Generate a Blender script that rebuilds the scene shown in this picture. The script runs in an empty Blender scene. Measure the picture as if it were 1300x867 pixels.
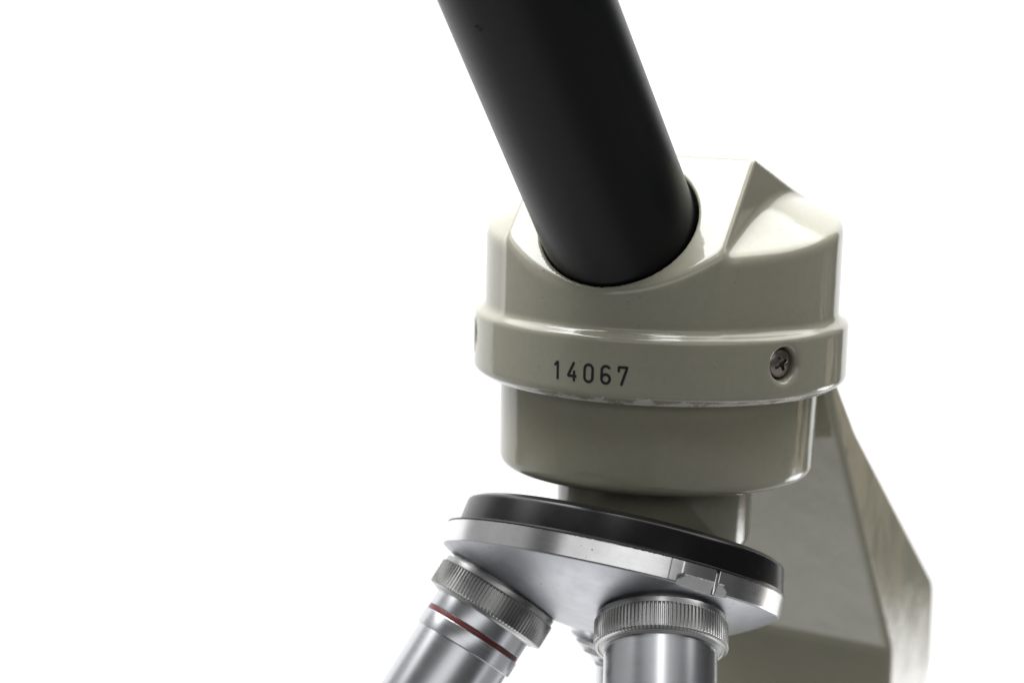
import bpy, math, random
import numpy as np
from math import sin, cos, radians, pi, sqrt
random.seed(4)
SC = bpy.context.scene
COL = SC.collection
CM = 0.01                      # everything below is laid out in centimetres
LIFT = 0.0

def U(v):
    v = np.asarray(v, float)
    return v / np.linalg.norm(v)

# ------------------------------------------------------------------ materials
def new_mat(name):
    m = bpy.data.materials.new(name); m.use_nodes = True
    nt = m.node_tree
    return m, nt, nt.nodes['Principled BSDF']

def noise(nt, scale, detail=3, rough=0.5, vec=None):
    n = nt.nodes.new('ShaderNodeTexNoise')
    n.inputs['Scale'].default_value = scale
    n.inputs['Detail'].default_value = detail
    n.inputs['Roughness'].default_value = rough
    if vec is not None: nt.links.new(vec, n.inputs['Vector'])
    return n

def ramp(nt, src, stops):
    r = nt.nodes.new('ShaderNodeValToRGB')
    el = r.color_ramp.elements
    el[0].position, el[0].color = stops[0][0], (*stops[0][1], 1)
    el[1].position, el[1].color = stops[-1][0], (*stops[-1][1], 1)
    for p, c in stops[1:-1]:
        e = el.new(p); e.color = (*c, 1)
    nt.links.new(src, r.inputs['Fac'])
    return r

def add_bump(nt, b, src, strength, dist, prev=None):
    n = nt.nodes.new('ShaderNodeBump')
    n.inputs['Strength'].default_value = strength
    n.inputs['Distance'].default_value = dist
    nt.links.new(src, n.inputs['Height'])
    if prev is not None: nt.links.new(prev.outputs[0], n.inputs['Normal'])
    nt.links.new(n.outputs[0], b.inputs['Normal'])
    return n

def objco(nt, scale=None):
    t = nt.nodes.new('ShaderNodeTexCoord')
    if scale is None: return t.outputs['Object']
    m = nt.nodes.new('ShaderNodeMapping'); m.inputs['Scale'].default_value = scale
    nt.links.new(t.outputs['Object'], m.inputs['Vector'])
    return m.outputs[0]

def paint(name, col, rough=0.16, wave=1.0):
    m, nt, b = new_mat(name)
    co = objco(nt)
    n1 = noise(nt, 900, 4, 0.6, co)      # tiny mottling of the enamel
    c = tuple(col)
    r = ramp(nt, n1.outputs['Fac'], [(0.3, tuple(x * 0.965 for x in c)), (0.7, tuple(min(1, x * 1.035) for x in c))])
    # rare pin specks of dirt
    n2 = noise(nt, 1700, 1, 0.5, co)
    sp = ramp(nt, n2.outputs['Fac'], [(0.215, (0, 0, 0)), (0.24, (1, 1, 1))])
    n3 = noise(nt, 150, 2, 0.5, co)
    gate = ramp(nt, n3.outputs['Fac'], [(0.55, (1, 1, 1)), (0.66, (0, 0, 0))])
    mx = nt.nodes.new('ShaderNodeMix'); mx.data_type = 'RGBA'; mx.blend_type = 'MIX'
    add = nt.nodes.new('ShaderNodeMath'); add.operation = 'MAXIMUM'
    nt.links.new(sp.outputs[0], add.inputs[0]); nt.links.new(gate.outputs[0], add.inputs[1])
    nt.links.new(add.outputs[0], mx.inputs[0])
    mx.inputs[6].default_value = (0.05, 0.045, 0.03, 1)
    nt.links.new(r.outputs[0], mx.inputs[7])
    nt.links.new(mx.outputs[2], b.inputs['Base Color'])
    b.inputs['Roughness'].default_value = rough
    b.inputs['IOR'].default_value = 1.52
    n4 = noise(nt, 1.0, 2, 0.5, objco(nt, (190, 190, 70)))      # slow runs and orange peel in the enamel
    bp = add_bump(nt, b, n4.outputs['Fac'], 0.25 * wave, 0.00035)
    n5 = noise(nt, 800, 2, 0.5, co)
    add_bump(nt, b, n5.outputs['Fac'], 0.15, 0.00006, bp)
    return m

def metal(name, col, rough, aniso=0.0, streak=None, fine=0.0, spots=False, metallic=1.0):
    m, nt, b = new_mat(name)
    b.inputs['Metallic'].default_value = metallic
    b.inputs['Base Color'].default_value = (*col, 1)
    b.inputs['Roughness'].default_value = rough
    co = objco(nt, streak)
    n = noise(nt, 1.0 if streak else 400, 4, 0.65, co)
    r = nt.nodes.new('ShaderNodeMapRange')
    r.inputs['To Min'].default_value = max(0.02, rough - 0.02); r.inputs['To Max'].default_value = rough + 0.03
    r.inputs['From Min'].default_value = 0.3; r.inputs['From Max'].default_value = 0.7
    nt.links.new(n.outputs['Fac'], r.inputs['Value']); nt.links.new(r.outputs[0], b.inputs['Roughness'])
    if aniso:
        b.inputs['Anisotropic'].default_value = aniso
        tg = nt.nodes.new('ShaderNodeTangent'); tg.direction_type = 'RADIAL'; tg.axis = 'Z'
        nt.links.new(tg.outputs[0], b.inputs['Tangent'])
    if fine:
        add_bump(nt, b, n.outputs['Fac'], fine, 0.00005)
    if spots:
        co2 = objco(nt)
        n2 = noise(nt, 1300, 2, 0.5, co2)
        sp = ramp(nt, n2.outputs['Fac'], [(0.235, (0.22, 0.21, 0.17)), (0.265, (1, 1, 1))])
        n3 = noise(nt, 260, 3, 0.6, co2)
        tint = ramp(nt, n3.outputs['Fac'], [(0.3, tuple(x * 0.86 for x in col)), (0.7, col)])
        mx = nt.nodes.new('ShaderNodeMix'); mx.data_type = 'RGBA'; mx.blend_type = 'MULTIPLY'; mx.inputs[0].default_value = 1
        nt.links.new(tint.outputs[0], mx.inputs[6]); nt.links.new(sp.outputs[0], mx.inputs[7])
        nt.links.new(mx.outputs[2], b.inputs['Base Color'])
    return m

def plastic(name, col, rough, bump=0.1, scale=600):
    m, nt, b = new_mat(name)
    b.inputs['Base Color'].default_value = (*col, 1)
    n = noise(nt, scale, 4, 0.6, objco(nt))
    r = nt.nodes.new('ShaderNodeMapRange')
    r.inputs['To Min'].default_value = rough - 0.05; r.inputs['To Max'].default_value = rough + 0.07
    nt.links.new(n.outputs['Fac'], r.inputs['Value']); nt.links.new(r.outputs[0], b.inputs['Roughness'])
    add_bump(nt, b, n.outputs['Fac'], bump, 0.0001)
    return m

M = {}
M['enamel'] = paint('beige_grey_enamel', (0.285, 0.275, 0.207), 0.05)
M['enamel_arm'] = paint('beige_grey_arm_enamel', (0.285, 0.275, 0.208), 0.09, 1.5)
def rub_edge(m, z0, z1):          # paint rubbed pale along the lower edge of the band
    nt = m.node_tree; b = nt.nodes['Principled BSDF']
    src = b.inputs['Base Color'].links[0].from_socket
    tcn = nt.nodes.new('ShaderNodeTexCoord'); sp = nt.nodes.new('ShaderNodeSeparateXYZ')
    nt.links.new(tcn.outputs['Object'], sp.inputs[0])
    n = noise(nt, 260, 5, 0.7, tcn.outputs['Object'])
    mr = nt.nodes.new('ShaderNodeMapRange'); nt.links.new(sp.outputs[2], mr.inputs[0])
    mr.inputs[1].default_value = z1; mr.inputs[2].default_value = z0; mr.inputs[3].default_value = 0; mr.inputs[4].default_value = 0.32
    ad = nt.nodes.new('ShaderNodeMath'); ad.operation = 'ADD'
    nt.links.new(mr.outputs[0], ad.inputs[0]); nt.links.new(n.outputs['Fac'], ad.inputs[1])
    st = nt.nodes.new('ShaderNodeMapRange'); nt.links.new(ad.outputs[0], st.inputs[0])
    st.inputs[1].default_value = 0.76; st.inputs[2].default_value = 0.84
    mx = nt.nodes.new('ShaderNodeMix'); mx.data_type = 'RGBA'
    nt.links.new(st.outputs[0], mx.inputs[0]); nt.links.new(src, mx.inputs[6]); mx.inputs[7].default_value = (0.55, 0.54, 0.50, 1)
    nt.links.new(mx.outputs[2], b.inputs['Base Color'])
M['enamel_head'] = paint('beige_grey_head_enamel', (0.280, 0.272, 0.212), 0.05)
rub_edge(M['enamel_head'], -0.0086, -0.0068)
M['tube'] = plastic('satin_black_lacquer', (0.0022, 0.0026, 0.0034), 0.34, 0.06, 900)
M['tube'].node_tree.nodes['Principled BSDF'].inputs['Specular IOR Level'].default_value = 0.17
M['cover'] = plastic('black_gloss_lacquer', (0.004, 0.004, 0.0045), 0.24, 0.12, 500)
M['cover'].node_tree.nodes['Principled BSDF'].inputs['Specular IOR Level'].default_value = 0.30
M['ink'] = plastic('black_filled_engraving', (0.002, 0.002, 0.002), 0.6, 0.1)
M['gap'] = plastic('blackened_bore', (0.01, 0.01, 0.01), 0.35, 0.1)
M['rim'] = metal('turned_bright_metal', (0.78, 0.78, 0.78), 0.20, 0.25, (150, 150, 6000), 0.01, True)
M['dome'] = metal('satin_chrome', (0.44, 0.45, 0.475), 0.42, 0, None, 0.05, True)
M['knurl'] = metal('knurled_metal', (0.40, 0.40, 0.395), 0.28, 0, None, 0.1, True)
M['barrel'] = metal('brushed_barrel_metal', (0.60, 0.61, 0.63), 0.235, 0.5, (60, 60, 9000), 0.012)
M['polished'] = metal('polished_metal', (0.75, 0.75, 0.76), 0.12)
M['red'] = plastic('dark_red_lacquer', (0.105, 0.010, 0.010), 0.35, 0.3)
M['screw'] = metal('dark_nickel', (0.34, 0.30, 0.27), 0.28, 0, None, 0.2)
M['glass'] = plastic('front_lens', (0.02, 0.02, 0.03), 0.1, 0.0)

# ------------------------------------------------------------------ objects
def link(name, me, mat, parent=None):
    o = bpy.data.objects.new(name, me)
    COL.objects.link(o)
    if mat is not None and not me.materials: me.materials.append(mat)
    if parent is not None: o.parent = parent
    return o

class Frame:
    """local frame: z along axis, everything in cm"""
    def __init__(s, o, z, xref=(0.31, 0.12, 0.94)):
        s.o = np.asarray(o, float); s.z = U(z)
        x = np.asarray(xref, float); x = x - s.z * (x @ s.z)
        s.x = U(x); s.y = np.cross(s.z, s.x)
    def to_world(s, p):
        p = np.asarray(p, float)
        return s.o + p[..., 0:1] * s.x + p[..., 1:2] * s.y + p[..., 2:3] * s.z
    def matrix(s):
        from mathutils import Matrix
        return Matrix(((s.x[0], s.y[0], s.z[0], s.o[0] * CM), (s.x[1], s.y[1], s.z[1], s.o[1] * CM),
                       (s.x[2], s.y[2], s.z[2], s.o[2] * CM), (0, 0, 0, 1)))

def place(o, fr):               # put an object (mesh in local cm frame) in the world, keeping its parent
    from mathutils import Matrix
    p = o.parent
    base = Matrix.Identity(4)
    while p is not None:
        base = p.matrix_basis @ base
        p = p.parent
    o.matrix_basis = base.inverted() @ fr.matrix()

def mesh_from(name, V, F, normals=None, smooth=True):
    me = bpy.data.meshes.new(name)
    V = np.asarray(V, np.float32) * CM
    if isinstance(F, np.ndarray):
        me.vertices.add(len(V)); me.vertices.foreach_set('co', V.ravel())
        me.loops.add(F.size); me.loops.foreach_set('vertex_index', F.ravel().astype(np.int32))
        me.polygons.add(len(F)); me.polygons.foreach_set('loop_start', np.arange(0, F.size, F.shape[1], dtype=np.int32))
        me.update(calc_edges=True)
    else:
        me.from_pydata([tuple(map(float, v)) for v in V], [], F)
    me.validate()
    me.polygons.foreach_set('use_smooth', [smooth] * len(me.polygons))
    if normals is not None:
        me.normals_split_custom_set_from_vertices([tuple(map(float, n)) for n in normals])
    me.update()
    return me

def fillet_profile(pts, seg=5):
    """pts: (r, z) or (r, z, fillet radius) -> list of points with rounded corners; sharp turns get a doubled point"""
    out = []
    n = len(pts)
    for i, p in enumerate(pts):
        r, z = p[0], p[1]; f = p[2] if len(p) > 2 else 0
        if f <= 0 or i in (0, n - 1):
            out.append((r, z)); continue
        a = np.array([pts[i - 1][0] - r, pts[i - 1][1] - z], float); b = np.array([pts[i + 1][0] - r, pts[i + 1][1] - z], float)
        la, lb = np.linalg.norm(a), np.linalg.norm(b); a /= la; b /= lb
        ang = math.acos(max(-1, min(1, a @ b)))
        t = min(f / math.tan(ang / 2), la * 0.48, lb * 0.48)
        p0 = np.array([r, z]) + a * t; p2 = np.array([r, z]) + b * t; p1 = np.array([r, z])
        for k in range(seg + 1):
            u = k / seg
            q = (1 - u) ** 2 * p0 + 2 * u * (1 - u) * p1 + u * u * p2
            out.append((q[0], q[1]))
    return out

def lathe(name, pts, seg=160, teeth=None, rmod=None):
    """teeth: (i0, i1, count, depth) modulates radius between profile indices"""
    prof = fillet_profile(pts)
    V = []; F = []
    n = len(prof)
    if teeth: seg = teeth[0] * 4
    for i, (r, z) in enumerate(prof):
        for j in range(seg):
            rr = r
            if teeth and teeth[2] <= z <= teeth[3]:
                e = min(1, min(z - teeth[2], teeth[3] - z) / 0.02)
                if j % 4 in (2, 3): rr = r - teeth[1] * e
            a = 2 * pi * (j + (0.25 if teeth and j % 2 else 0)) / seg
            V.append((rr * cos(a), rr * sin(a), z))
    for i in range(n - 1):
        for j in range(seg):
            k = (j + 1) % seg
            F.append((i * seg + j, i * seg + k, (i + 1) * seg + k, (i + 1) * seg + j))
    me = mesh_from(name, V, F)
    import bmesh
    bm = bmesh.new(); bm.from_mesh(me)
    bmesh.ops.remove_doubles(bm, verts=bm.verts, dist=1e-7)
    bmesh.ops.recalc_face_normals(bm, faces=bm.faces)
    for e in bm.edges:
        if len(e.link_faces) == 2 and e.calc_face_angle(0) > radians(28): e.smooth = False
    for f in bm.faces: f.smooth = True
    bm.to_mesh(me); bm.free()
    return me

# ------------------------------------------------------------------ cast shapes: distance field -> surface net
def surf_net(f, lo, hi, h):
    lo = np.array(lo, float); hi = np.array(hi, float)
    n = np.ceil((hi - lo) / h).astype(int) + 1
    ax = [(lo[i] + h * np.arange(n[i])).astype(np.float32) for i in range(3)]
    D = np.empty(n, np.float32)
    Y, Z = np.meshgrid(ax[1], ax[2], indexing='ij')
    for i in range(0, n[0]):
        P = np.stack([np.full_like(Y, ax[0][i]), Y, Z], -1)
        D[i] = f(P)
    D[0] = D[-1] = 1; D[:, 0] = 1; D[:, -1] = 1; D[:, :, 0] = 1; D[:, :, -1] = 1
    S = D < 0
    c = n - 1
    acc = np.zeros((*c, 3), np.float32); cnt = np.zeros(c, np.float32)
    def sl(a, b, cc): return (slice(a, a + c[0]), slice(b, b + c[1]), slice(cc, cc + c[2]))
    corners = [(a, b, d) for a in (0, 1) for b in (0, 1) for d in (0, 1)]
    for p in corners:
        for ax_ in range(3):
            if p[ax_] == 1: continue
            q = list(p); q[ax_] = 1
            d0 = D[sl(*p)]; d1 = D[sl(*q)]
            m = (d0 < 0) != (d1 < 0)
            t = np.where(m, d0 / np.where(m, d0 - d1, 1), 0)
            for k in range(3):
                base = p[k] + (t if k == ax_ else 0)
                acc[..., k] += np.where(m, base, 0)
            cnt += m
    act = cnt > 0
    idx = -np.ones(c, np.int64); idx[act] = np.arange(act.sum())
    ijk = np.argwhere(act)
    V = lo + h * (ijk + acc[act] / cnt[act][:, None])
    quads = []
    for ax_ in range(3):
        a, b = (ax_ + 1) % 3, (ax_ + 2) % 3
        s0 = [slice(None)] * 3; s1 = [slice(None)] * 3
        s0[ax_] = slice(0, n[ax_] - 1); s1[ax_] = slice(1, n[ax_])
        ch = S[tuple(s0)] != S[tuple(s1)]
        e = np.argwhere(ch)
        ok = (e[:, a] > 0) & (e[:, b] > 0) & (e[:, a] < c[a]) & (e[:, b] < c[b])
        e = e[ok]
        def cell(da, db):
            q = e.copy(); q[:, a] -= da; q[:, b] -= db
            return idx[q[:, 0], q[:, 1], q[:, 2]]
        Q = np.stack([cell(1, 1), cell(0, 1), cell(0, 0), cell(1, 0)], 1)
        inside = S[e[:, 0], e[:, 1], e[:, 2]]
        Q[~inside] = Q[~inside][:, ::-1]
        quads.append(Q)
    F = np.concatenate(quads)
    def grad(V, e):
        g = np.empty_like(V)
        for k in range(3):
            d = np.zeros(3); d[k] = e
            g[:, k] = (f(V + d) - f(V - d)) / (2 * e)
        return g
    for it in range(3):
        g = grad(V, h * 0.2); l2 = np.maximum((g * g).sum(1), 0.2)
        step = np.clip(f(V) / l2, -h * 0.6, h * 0.6)
        V = V - g * step[:, None]
    g = grad(V, h * 0.35)
    N = g / np.maximum(np.linalg.norm(g, axis=1), 1e-6)[:, None]
    return V, F.astype(np.int32), N

def smin(a, b, k):
    h = np.maximum(k - np.abs(a - b), 0) / k
    return np.minimum(a, b) - h * h * k * 0.25
def smax(a, b, k): return -smin(-a, -b, k)

# ================================================================== the microscope
root = bpy.data.objects.new('microscope', None)
COL.objects.link(root)
root.empty_display_size = 0.05
root['label'] = 'beige grey enamelled microscope with black eyepiece tube, number 14067 and metal objectives'
root['category'] = 'microscope'
root.location = (0.045, 0.078, -0.16)
from mathutils import Matrix

def part(name, me, mat, parent=root, fr=None, label=None):
    o = link(name, me, mat, parent)
    place(o, fr if fr is not None else Frame((0, 0, 0), (0, 0, 1), (1, 0, 0)))
    if label: o['label'] = label
    return o

# ---- geometry constants found from the photograph's perspective
R_UP, R_BAND, R_NECK = 2.91, 3.055, 2.60
a20 = radians(20); r45 = radians(45)
NF = np.array([-sin(a20) * sin(r45), -cos(a20) * sin(r45), cos(r45)])     # slanted front face
PF = np.array([2.88 * sin(-a20), -2.88 * cos(a20), 0.867])
DH = np.array([sin(a20), cos(a20), 0.0]); DU = np.array([cos(a20), -sin(a20), 0.0])
CREST_V = -0.94                                                            # along DH
CREST_Z = PF[2] + (CREST_V + 2.88) * 1.0
sg = radians(16); NB = np.array([DH[0] * sin(sg), DH[1] * sin(sg), cos(sg)])
PB = DH * CREST_V + np.array([0, 0, CREST_Z])
TB = np.array([-0.725, -1.835, 1.775]); TN = U((-0.3277, -0.4810, 0.8132)); TR = 1.212   # eyepiece tube
TUP = np.array([0, 0, 1.0]) - TN * TN[2]; TUP = TUP / np.linalg.norm(TUP)
SCREWS = [39.2, -81.0, 159.2]
Z_SCREW = -0.27
def rad_dir(deg): return np.array([sin(radians(deg)), -cos(radians(deg)), 0.0])

def line_axis(P, o, n):
    q = P - o; t = q @ n
    return t, np.sqrt(np.maximum((q * q).sum(-1) - t * t, 0))

def sdf_head(P):
    P = np.asarray(P)
    r = np.sqrt(P[..., 0] ** 2 + P[..., 1] ** 2); z = P[..., 2]
    zt = z - 0.113 * (P @ DH)
    cone = (zt - 1.62) * cos(radians(22)) + (r - R_UP) * sin(radians(22))
    cone = smax(cone, z - 2.55, 0.25)
    up = smax(r - R_UP - 0.004 * z, cone, 0.16)
    up = smax(up, 0.3 - z - 1.2, 0.05)
    u = P @ DU
    w = smax(u - 1.80, -1.82 - u, 0.05)
    w = smax(w, (P - PB) @ NB, 0.06)
    w = smax(w, r - R_UP - 0.1, 0.06)
    w = smax(w, -z - 0.5, 0.05)
    body = smin(up, w, 0.13)
    body = smax(body, r - R_UP - 0.004 * z, 0.08)
    body = smax(body, (P - PF) @ NF, 0.10)
    band = smax(r - R_BAND, z - 0.14 + (r - R_BAND) * 0.35, 0.085)
    band = smax(band, -z - 0.85, 0.16)
    d = smin(body, band, 0.11)
    # bore for the eyepiece tube
    t, q = line_axis(P, TB + TUP * 0.03, TN)
    d = smax(d, -np.maximum(q - 1.25, -0.9 - t), 0.06)
    # counterbored screw holes with softened lips
    for a in SCREWS:
        n = rad_dir(a); o = n * R_BAND + np.array([0, 0, Z_SCREW])
        t, q = line_axis(P, o, n)
        d = smax(d, -np.maximum(np.maximum(q - 0.258, -0.30 - t), t - 1), 0.11)
    # hollow underside
    d = smax(d, -np.maximum(r - 2.55, z + 0.70), 0.04)
    return d

V, F, N = surf_net(sdf_head, (-3.2, -3.2, -1.0), (3.2, 3.2, 3.2), 0.036)
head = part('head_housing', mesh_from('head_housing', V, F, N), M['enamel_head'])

# ---- serial number, stroked like filled engraving on the band
def strokes_mesh(name, paths, centre_deg, zc, w, R):
    V = []; F = []
    def ribbon(path):
        P = np.array(path, float)
        # resample
        seg = np.linalg.norm(np.diff(P, axis=0), axis=1); s = np.concatenate([[0], np.cumsum(seg)])
        m = max(3, int(s[-1] / 0.012))
        t = np.linspace(0, s[-1], m)
        Q = np.stack([np.interp(t, s, P[:, 0]), np.interp(t, s, P[:, 1])], 1)
        T = np.gradient(Q, axis=0); T /= np.linalg.norm(T, axis=1)[:, None]
        Nn = np.stack([-T[:, 1], T[:, 0]], 1)
        pts = []
        # round caps
        ring = []
        a0 = math.atan2(Nn[-1, 1], Nn[-1, 0]); a1 = math.atan2(Nn[0, 1], Nn[0, 0])
        left = [Q[i] + Nn[i] * w / 2 for i in range(m)]
        right = [Q[i] - Nn[i] * w / 2 for i in range(m)]
        base = len(V)
        L2 = left; R2 = right
        for p in L2: pts.append(p)
        for p in R2: pts.append(p)
        for p in pts: V.append(p)
        for i in range(m - 1):
            F.append((base + i, base + m + i, base + m + i + 1, base + i + 1))
        for c, aa, ia, ib in ((Q[-1], a0, base + m - 1, base + 2 * m - 1), (Q[0], a1 + pi, base + m, base)):
            cb = len(V); V.append(c)
            k = 8
            ids = [ia]
            for j in range(1, k):
                an = aa - pi * j / k
                V.append(c + np.array([cos(an), sin(an)]) * w / 2); ids.append(len(V) - 1)
            ids.append(ib)
            for j in range(k): F.append((cb, ids[j + 1], ids[j]))
    for p in paths: ribbon(p)
    V2 = np.array(V)
    th = radians(centre_deg) + V2[:, 0] / R
    n = len(V2)
    top = np.stack([R * np.sin(th), -R * np.cos(th), zc + V2[:, 1]], 1)
    return top, F

def arc(cx, cy, rx, ry, a0, a1, n=14):
    return [(cx + rx * cos(radians(a0 + (a1 - a0) * i / n)), cy + ry * sin(radians(a0 + (a1 - a0) * i / n))) for i in range(n + 1)]
Wd, Hd = 0.145, 0.264
def digit(c):
    w, h = Wd / 2, Hd / 2
    if c == '1': return [[(-0.045, h - 0.055), (0.0, h), (0.004, -h)]]
    if c == '4': return [[(0.025, h), (-w * 0.95, -h * 0.52), (w * 0.85, -h * 0.52)], [(0.036, 0.0), (0.036, -h)]]
    if c == '0': return [arc(0, h - w * .9, w * .9, w * .9, 0, 180) + arc(0, -h + w * .9, w * .9, w * .9, 180, 360) + [(w * .9, h - w * .9)]]
    if c == '6': return [arc(0, h - w * .9, w * .9, w * .9, 40, 180) + arc(0, -h + w * .95, w * .9, w * .95, 180, 360) + arc(0, -h + w * .95, w * .9, w * .95, 0, 180)]
    if c == '7': return [[(-w * .9, h - 0.06), (-w * .9, h), (w * .9, h), (-w * .25, -h)]]
Vn = []; Fn = []
for c, deg in zip('14067', (-30.4, -25.6, -20.4, -15.2, -10.2)):
    t, f = strokes_mesh('n', digit(c), deg, -0.435, 0.042, R_BAND + 0.004)
    b = len(Vn); Vn += [tuple(p) for p in t]; Fn += [tuple(i + b for i in q) for q in f]
num = part('serial_number', mesh_from('serial_number', Vn, Fn, smooth=False), M['ink'], head)
num['label'] = 'black engraved number 14067 on the front of the band'

# ---- cross-head screws
def sdf_screw(P):
    x, y, z = P[..., 0], P[..., 1], P[..., 2]
    r = np.sqrt(x * x + y * y)
    d = np.sqrt(r * r + (z + 0.44) ** 2) - 0.50                 # domed top
    d = smax(d, r - 0.222, 0.03)
    d = smax(d, -z - 0.14, 0.01)
    xa, ya = x * cos(0.5) + y * sin(0.5), -x * sin(0.5) + y * cos(0.5)
    dep = np.maximum(-z - 0.075 + 0.3 * r, 0)
    bar1 = np.maximum(np.abs(xa) - 0.125, np.abs(ya) - 0.027)
    bar2 = np.maximum(np.abs(ya) - 0.125, np.abs(xa) - 0.027)
    cross = smin(bar1, bar2, 0.05)
    cross = np.maximum(cross, -z - 0.075 + 0.25 * r)
    return smax(d, -cross, 0.015)
Vs, Fs, Ns = surf_net(sdf_screw, (-0.25, -0.25, -0.2), (0.25, 0.25, 0.12), 0.009)
sm = mesh_from('screw', Vs, Fs, Ns)
for a in SCREWS:
    n = rad_dir(a)
    part('screw', sm, M['screw'], head, Frame(n * (R_BAND - 0.135) + np.array([0, 0, Z_SCREW]), n, (0, 0, 1)))

# ---- eyepiece tube
GRUB = -0.66
tube_me = lathe('eyepiece_tube', [(0.3, -1.4), (TR - 0.09, -1.4), (TR - 0.02, -0.55, 0.05), (TR, -0.3, 0.05), (TR, 8.6, 0.04), (TR + 0.35, 8.7, 0.05), (TR + 0.35, 9.6, 0.15), (0.7, 9.6, 0.05), (0.7, 9.2)], 200)
tf = Frame(TB, TN, (0, -1, 0))
tube = part('eyepiece_tube', tube_me, M['tube'], root, tf)
# small grub screw near the top of the tube
def sdf_grub(P):
    x, y, z = P[..., 0], P[..., 1], P[..., 2]
    d = np.maximum(np.sqrt(x * x + y * y) - 0.058, np.abs(z) - 0.06)
    return smax(d, -np.maximum(np.abs(x * 0.8 + y * 0.6) - 0.012, 0.02 - z), 0.01)
Vg, Fg, Ng = surf_net(sdf_grub, (-0.09, -0.09, -0.09), (0.09, 0.09, 0.09), 0.006)
gn = tf.x * cos(GRUB) + tf.y * sin(GRUB)
part('grub_screw', mesh_from('grub_screw', Vg, Fg, Ng), M['tube'], tube, Frame(TB + TN * 4.5 + gn * (TR - 0.05), gn, (0, 0, 1)))
# blackened bushing inside the bore
part('tube_bushing', lathe('tube_bushing', [(TR + 0.045, -0.9), (TR + 0.045, -0.42, 0.01), (TR + 0.015, -0.40), (TR + 0.004, -0.6)], 160), M['gap'], root, tf)

# ---- collar under the band (fixed)
neck = part('head_collar', lathe('head_collar', [(0.5, -0.68), (2.54, -0.68), (2.605, -0.80), (2.605, -0.86), (2.585, -2.40, 0.20), (1.3, -2.40)], 240), M['enamel'])
mount = part('nosepiece_mount', lathe('nosepiece_mount', [(0.9, -2.3), (1.62, -2.3), (1.60, -3.62, 0.16), (0.2, -3.62)], 200), M['enamel'])

# ---- nosepiece
AX = U((-0.175, -0.3332, -0.9265)); DC = np.array([-0.656, -1.220, -4.114])

NP = Frame(DC, AX, (1, 0, 0))      # z points down, away from the head
def np_local(px): return px
RIM = 2.77
TH_POCKET = None
def sdf_nose(P):
    x, y, z = P[..., 0], P[..., 1], P[..., 2]
    r = np.sqrt(x * x + y * y)
    Rs = 4.9; zc = -math.sqrt(Rs * Rs - RIM * RIM)
    sph = np.sqrt(r * r + (z - zc) ** 2) - Rs
    d = smax(r - RIM, sph, 0.02)
    d = smax(d, -z - 0.36, 0.012)
    for (px, py, hw, z0, z1, deep, tilt) in POCKETS:
        n = np.array([px, py]); n = n / np.linalg.norm(n)
        al = x * n[0] + y * n[1]; tr = -x * n[1] + y * n[0]
        b = np.maximum(np.maximum((RIM - deep - al - tilt * (z - z0)) / math.sqrt(1 + tilt * tilt), np.abs(tr) - hw), np.maximum(z0 - z, z - z1))
        d = smax(d, -b, 0.012)
    return d
# direction on the rim that faces the photographed notch
def rim_dir(deg):   # measured from local -y... x axis is to the right in the photo
    return (sin(radians(deg)), cos(radians(deg)))
sy = 1 if (NP.y @ np.array([0, -1, 0])) > 0 else -1
def rd(deg): return (sin(radians(deg)), sy * cos(radians(deg)))
NOTCH = 34.0
POCKETS = [(*rd(NOTCH - 2.0), 0.46, -0.15, 0.25, 0.025, 0.25), (*rd(NOTCH + 2.5), 0.028, -0.5, 0.25, 0.07, 0.0), (*rd(NOTCH - 12.5), 0.10, -0.5, 0.3, 0.002, 0.0)]
Vd, Fd, Nd = surf_net(sdf_nose, (-2.9, -2.9, -0.45), (2.9, 2.9, 0.85), 0.018)
# rim faces (turned metal) and dome faces share a mesh, two materials
nose_me = mesh_from('nosepiece', Vd, Fd, Nd)
nose_me.materials.append(M['dome']); nose_me.materials.append(M['rim'])
cen = np.empty(len(nose_me.polygons) * 3, np.float32); nose_me.polygons.foreach_get('center', cen); cen = cen.reshape(-1, 3) / CM
nr = np.empty(len(nose_me.polygons) * 3, np.float32); nose_me.polygons.foreach_get('normal', nr); nr = nr.reshape(-1, 3)
mi = ((nr[:, 2] < 0.36) | (nr[:, 2] > 0.96)) & (np.hypot(cen[:, 0], cen[:, 1]) > 2.5)
nose_me.polygons.foreach_set('material_index', mi.astype(np.int32))
nose = part('nosepiece', nose_me, None, root, NP)
cov_f = Frame(DC + np.array([0.075, -0.02, 0]), AX, (1, 0, 0))
part('cover_gasket', lathe('cover_gasket', [(2.5, -0.345), (2.774, -0.345), (2.776, -0.375, 0.008), (2.70, -0.40), (2.5, -0.40)], 240), M['gap'], nose, NP)
part('nosepiece_cover', lathe('nosepiece_cover', [(0.3, -0.30), (2.67, -0.30), (2.675, -0.40, 0.02), (2.61, -0.80, 0.09), (2.45, -0.87, 0.1), (0.3, -0.87)], 240), M['cover'], nose, cov_f)

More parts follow.
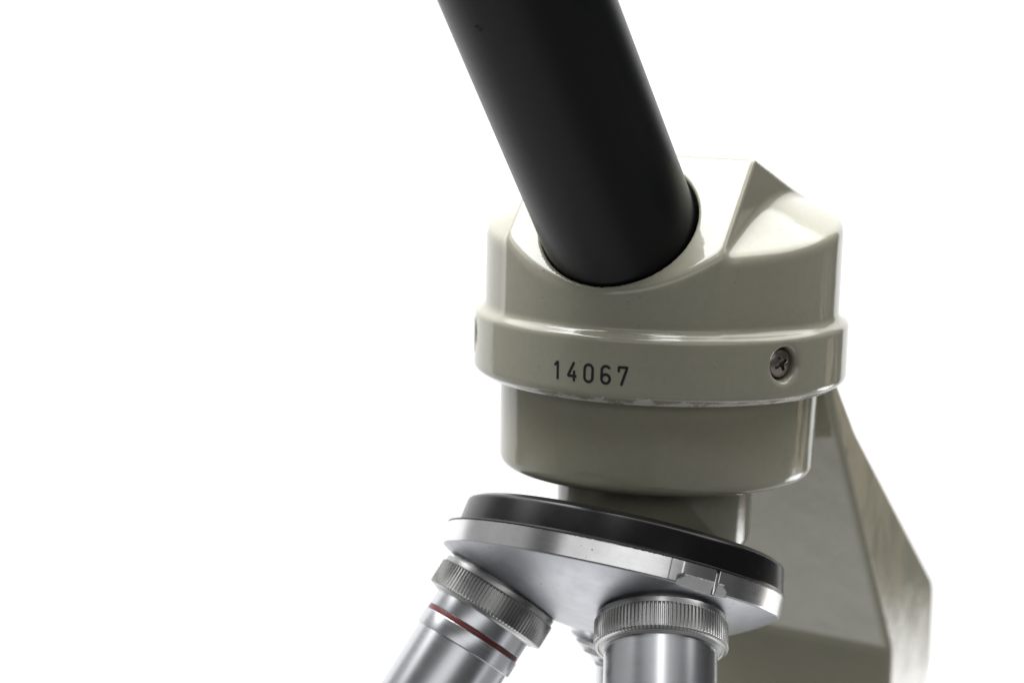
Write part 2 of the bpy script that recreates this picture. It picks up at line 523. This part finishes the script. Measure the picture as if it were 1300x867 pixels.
# ---- objectives
MOUNTS = [((0.1814, -2.7807, -4.2632), (0.0156, -0.5853, -0.8107)),
          ((-2.4190, -1.3895, -4.2723), (-0.4911, -0.3142, -0.8124)),
          ((0.0, 0.0, -5.2290), (-0.0198, -0.0435, -0.9989))]
def objective(i, mnt, Rk, label):
    o_, d_ = mnt
    fr = Frame(o_, d_, (1, 0, 0))
    k = Rk / 1.035
    e = bpy.data.objects.new('objective', None); COL.objects.link(e); e.parent = root
    e.empty_display_size = 0.01
    place(e, fr); e['label'] = label
    kn = [(0.5, -0.14), (0.90 * k, -0.14), (0.92 * k, -0.02), (1.005 * k, -0.02, 0.01), (1.005 * k, 0.055, 0.01), (Rk - 0.03, 0.065), (Rk, 0.085), (Rk, 0.105), (Rk, 0.30), (Rk, 0.44), (Rk, 0.46), (Rk - 0.025, 0.485), (Rk - 0.07, 0.50, 0.01), (Rk - 0.085, 0.485, 0.005), (0.93 * k, 0.50, 0.01), (0.905 * k, 0.53, 0.01), (0.80 * k, 0.53)]
    if i == 2:
        part('mounting_ring', lathe('mounting_ring', [(0.5, -0.1), (1.1, -0.1), (1.1, 0.03), (1.33, 0.04, 0.02), (1.34, 0.13, 0.02), (1.02, 0.15), (1.02, 0.22), (1.20, 0.235, 0.02), (1.20, 0.31, 0.02), (0.92, 0.34), (0.92, 0.46), (0.98, 0.47, 0.01), (0.98, 0.54, 0.01), (0.8, 0.56)], 200), M['polished'], e, fr)
    else:
        part('knurled_ring', lathe('knurled_ring', kn, teeth=(104, 0.026, 0.08, 0.47)), M['knurl'], e, fr)
    if i == 1:
        part('collar', lathe('collar', [(0.5, 0.5), (0.845, 0.5), (0.845, 0.78, 0.01), (0.80, 0.79), (0.80, 0.86), (0.865, 0.87, 0.01), (0.865, 1.13, 0.012), (0.82, 1.14)], 180), M['barrel'], e, fr)
        part('red_band', lathe('red_band', [(0.79, 0.785), (0.838, 0.79, 0.01), (0.838, 0.862, 0.01), (0.79, 0.868)], 180), M['red'], e, fr)
        prof = [(0.6, 1.10), (0.822, 1.10), (0.822, 3.2, 0.05), (0.62, 3.5, 0.03), (0.45, 4.1, 0.03), (0.28, 4.15)]
    elif i == 0:
        prof = [(0.5, 0.48), (0.872, 0.48), (0.872, 2.9, 0.05), (0.66, 3.3, 0.03), (0.5, 3.9, 0.03), (0.30, 3.95)]
    else:
        part('collar', lathe('collar', [(0.5, 0.5), (0.84, 0.5), (0.86, 0.66, 0.02), (0.86, 0.9, 0.02), (0.8, 1.0)], 180), M['barrel'], e, fr)
        prof = [(0.5, 0.48), (0.84, 0.48), (0.84, 1.7, 0.05), (0.6, 2.0, 0.03), (0.45, 2.3, 0.03), (0.30, 2.32)]
    part('barrel', lathe('barrel', prof, 180), M['barrel'], e, fr)
    zt = prof[-1][1]
    part('front_lens', lathe('front_lens', [(0.31, zt - 0.05), (0.2, zt - 0.02), (0.001, zt - 0.01)], 60), M['glass'], e, fr)
objective(0, MOUNTS[0], 1.035, 'metal objective with plain wide barrel, pointing straight down at the front')
objective(1, MOUNTS[1], 1.035, 'metal objective with a red band, splayed out to the left')
objective(2, MOUNTS[2], 1.20, 'metal objective mostly hidden behind the front one')

# ---- arm
AH = np.array([0.5, cos(radians(30)), 0]); AS = np.array([cos(radians(30)), -0.5, 0])
AW = 2.2
def ap(h, s, z): return AH * h + AS * s + np.array([0, 0, z])
def make_arm():
    import bmesh
    bm = bmesh.new()
    # rows from top to bottom: (front h right, z right, front h left, z left, back h, back z)
    rows = [(1.70, -0.86, 1.70, -0.86, 2.05, -0.86),
            (2.24, -1.92, 2.34, -2.42, 3.02, -2.00),
            (4.88, -6.32, 4.88, -6.32, 6.78, -5.42),
            (4.94, -16.0, 4.94, -16.0, 7.25, -16.0)]
    ring = []
    for (hr, zr, hl, zl, hb, zb) in rows:
        q = [ap(hr, AW, zr), ap(hl, -AW, zl), ap(hb, -AW, zb), ap(hb, AW, zb)]
        ring.append([bm.verts.new([c * CM for c in p]) for p in q])
    for a, b in zip(ring[:-1], ring[1:]):
        for j in range(4):
            k = (j + 1) % 4
            bm.faces.new((a[j], a[k], b[k], b[j]))
    bm.faces.new(ring[0][::-1]); bm.faces.new(ring[-1])
    bmesh.ops.recalc_face_normals(bm, faces=bm.faces)
    bmesh.ops.bevel(bm, geom=[e for e in bm.edges], offset=0.13 * CM, segments=5, profile=0.5, affect='EDGES', clamp_overlap=True)
    for f in bm.faces: f.smooth = True
    me = bpy.data.meshes.new('arm'); bm.to_mesh(me); bm.free()
    return me
arm = part('arm', make_arm(), M['enamel_arm'])
wn = arm.modifiers.new('wn', 'WEIGHTED_NORMAL'); wn.keep_sharp = True; wn.weight = 80

# ================================================================== light
WIN = 1.15
FLOOR_BACK, FLOOR_FRONT, ROOM, BACK, TOP, NADIR = 1.05, 0.26, 0.11, 1.35, 3.9, 1.1
w = bpy.data.worlds.new('World'); SC.world = w; w.use_nodes = True
nt = w.node_tree; bg = nt.nodes['Background']
tc = nt.nodes.new('ShaderNodeTexCoord')
sep = nt.nodes.new('ShaderNodeSeparateXYZ'); nt.links.new(tc.outputs['Generated'], sep.inputs[0])
def math_(op, a, b=None, clamp=False):
    n = nt.nodes.new('ShaderNodeMath'); n.operation = op; n.use_clamp = clamp
    for i, v in enumerate((a, b)):
        if v is None: continue
        if isinstance(v, (int, float)): n.inputs[i].default_value = v
        else: nt.links.new(v, n.inputs[i])
    return n.outputs[0]
def sstep(v, e0, e1, lo=0.0, hi=1.0):
    n = nt.nodes.new('ShaderNodeMapRange'); n.interpolation_type = 'SMOOTHSTEP'
    nt.links.new(v, n.inputs['Value'])
    n.inputs['From Min'].default_value = e0; n.inputs['From Max'].default_value = e1
    n.inputs['To Min'].default_value = lo; n.inputs['To Max'].default_value = hi
    return n.outputs[0]
X, Y, Z = sep.outputs
az = math_('ARCTAN2', X, Y)               # 0 = straight behind the microscope, + to the right
# big white sheet behind, from 56 deg left to 32 deg right
back = math_('MULTIPLY', sstep(az, radians(-60), radians(-54)), sstep(az, radians(36), radians(31)))
aa = math_('ABSOLUTE', az)
floor_r = sstep(az, radians(58), radians(70), 1.0, 0.38)
# white table: dimmer where the room in front falls away
floor = math_('MULTIPLY', sstep(Z, -0.24, -0.31), sstep(az, radians(-110), radians(-70), FLOOR_FRONT, FLOOR_BACK))
floor = math_('MULTIPLY', floor, floor_r)
floor = math_('ADD', floor, sstep(Z, -0.82, -0.93, 0.0, NADIR))
# bright ceiling overhead and behind, dimmer over the viewer
top = math_('ADD', sstep(Z, 0.60, 0.85, 0.0, 0.6), math_('MULTIPLY', sstep(Z, 0.46, 0.60), sstep(Y, -0.28, 0.02, 0.0, TOP)))
rn = nt.nodes.new('ShaderNodeTexNoise'); rn.inputs['Scale'].default_value = 3.0; rn.inputs['Detail'].default_value = 3
nt.links.new(tc.outputs['Generated'], rn.inputs['Vector'])
room = sstep(rn.outputs['Fac'], 0.35, 0.75, 0.04, ROOM)
# bright patch added low on the right, to lighten the arm's lower side
side = math_('MULTIPLY', math_('MULTIPLY', sstep(az, radians(38), radians(46)), sstep(az, radians(64), radians(57))), sstep(Z, -0.48, -0.40))
floor = math_('MULTIPLY', floor, math_('ADD', math_('MULTIPLY', side, 5.6), 1.0))
# far window in front, slightly to the left
azf = math_('ARCTAN2', X, math_('MULTIPLY', Y, -1.0))
win = math_('MULTIPLY', sstep(azf, radians(-42), radians(-34)), sstep(azf, radians(52), radians(44)))
win = math_('MULTIPLY', win, math_('MULTIPLY', sstep(Z, 0.20, 0.27), sstep(Z, 0.52, 0.45)))
room = math_('ADD', room, math_('MULTIPLY', win, WIN))
# pale wall on the left
lw = math_('MULTIPLY', sstep(az, radians(-128), radians(-112)), sstep(Z, -0.30, -0.12))
lw = math_('MULTIPLY', lw, math_('MULTIPLY', sstep(az, radians(-30), radians(-40)), sstep(Z, 0.6, 0.4)))
room = math_('ADD', room, math_('MULTIPLY', lw, 0.32))
# noisy warm patch added on the right, reflected as streaks in the arm
wn = nt.nodes.new('ShaderNodeTexNoise'); wn.inputs['Scale'].default_value = 14.0; wn.inputs['Detail'].default_value = 3
nt.links.new(tc.outputs['Generated'], wn.inputs['Vector'])
warm = math_('MULTIPLY', math_('MULTIPLY', sstep(az, radians(40), radians(46)), sstep(az, radians(61), radians(57))), math_('MULTIPLY', sstep(Z, -0.27, -0.25), sstep(Z, -0.10, -0.16)))
warm = math_('MULTIPLY', warm, sstep(wn.outputs['Fac'], 0.44, 0.56))
room = math_('ADD', room, math_('MULTIPLY', warm, 0.7))
lum = math_('MAXIMUM', room, floor)
lum = math_('MAXIMUM', lum, math_('MULTIPLY', back, BACK))
# dim stretch added to the bright ceiling, so the head's crest reflects darker
top_gap = math_('MULTIPLY', math_('MULTIPLY', sstep(az, radians(-30), radians(-24)), sstep(az, radians(8), radians(3))), sstep(Z, 0.86, 0.80))
top = math_('MULTIPLY', top, math_('SUBTRACT', 1.0, math_('MULTIPLY', top_gap, 0.93)))
# lamp panel high in front
azp = math_('ABSOLUTE', azf)
pan = math_('MULTIPLY', sstep(azp, radians(13), radians(7)), math_('MULTIPLY', sstep(Z, 0.74, 0.79), sstep(Z, 0.94, 0.88)))
lum = math_('MAXIMUM', lum, math_('MULTIPLY', pan, 3.5))
lum = math_('MAXIMUM', lum, top)
nt.links.new(lum, bg.inputs['Strength'])
cm = nt.nodes.new('ShaderNodeMix'); cm.data_type = 'RGBA'
nt.links.new(warm, cm.inputs[0]); cm.inputs[6].default_value = (1, 1, 1, 1); cm.inputs[7].default_value = (1.0, 0.80, 0.58, 1)
nt.links.new(cm.outputs[2], bg.inputs['Color'])
w.cycles.sampling_method = 'MANUAL'; w.cycles.sample_map_resolution = 1024

def area(name, loc, target, size, size_y, power, color=(1, 1, 1)):
    from mathutils import Vector
    l = bpy.data.lights.new(name, 'AREA'); l.shape = 'RECTANGLE'; l.size = size; l.size_y = size_y
    l.energy = power; l.color = color
    o = bpy.data.objects.new(name, l); COL.objects.link(o)
    o.location = loc
    o.rotation_euler = (Vector(target) - Vector(loc)).to_track_quat('-Z', 'Y').to_euler()
    return o
area('softbox_overhead', (-0.13, -0.02, 0.45), (-0.05, 0.0, 0), 0.36, 0.36, 3.5, (0.965, 0.985, 1.0))

# ================================================================== camera
cam = bpy.data.cameras.new('camera'); co = bpy.data.objects.new('camera', cam); COL.objects.link(co)
pitch, yaw, roll = radians(8.9), radians(3.75), radians(1.6)
fw = np.array([-sin(yaw) * cos(pitch), cos(yaw) * cos(pitch), -sin(pitch)])
rt = np.array([cos(yaw), sin(yaw), 0]); up = np.cross(rt, fw)
r2 = rt * cos(roll) + up * sin(roll); u2 = up * cos(roll) - rt * sin(roll)
C = np.array([0, -0.371, 0.0538])
co.matrix_world = Matrix(((r2[0], u2[0], -fw[0], C[0]), (r2[1], u2[1], -fw[1], C[1]), (r2[2], u2[2], -fw[2], C[2]), (0, 0, 0, 1)))
cam.sensor_fit = 'HORIZONTAL'; cam.sensor_width = 22.3; cam.lens = 22.3 * 2900 / 1300
cam.clip_start = 0.01; cam.clip_end = 50
cam.dof.use_dof = True; cam.dof.focus_distance = 0.347; cam.dof.aperture_fstop = 8.0
SC.camera = co

SC.render.engine = 'CYCLES'
SC.view_settings.view_transform = 'Standard'; SC.view_settings.look = 'None'
SC.view_settings.exposure = 0; SC.view_settings.gamma = 1
SC.cycles.max_bounces = 8; SC.cycles.use_denoising = True
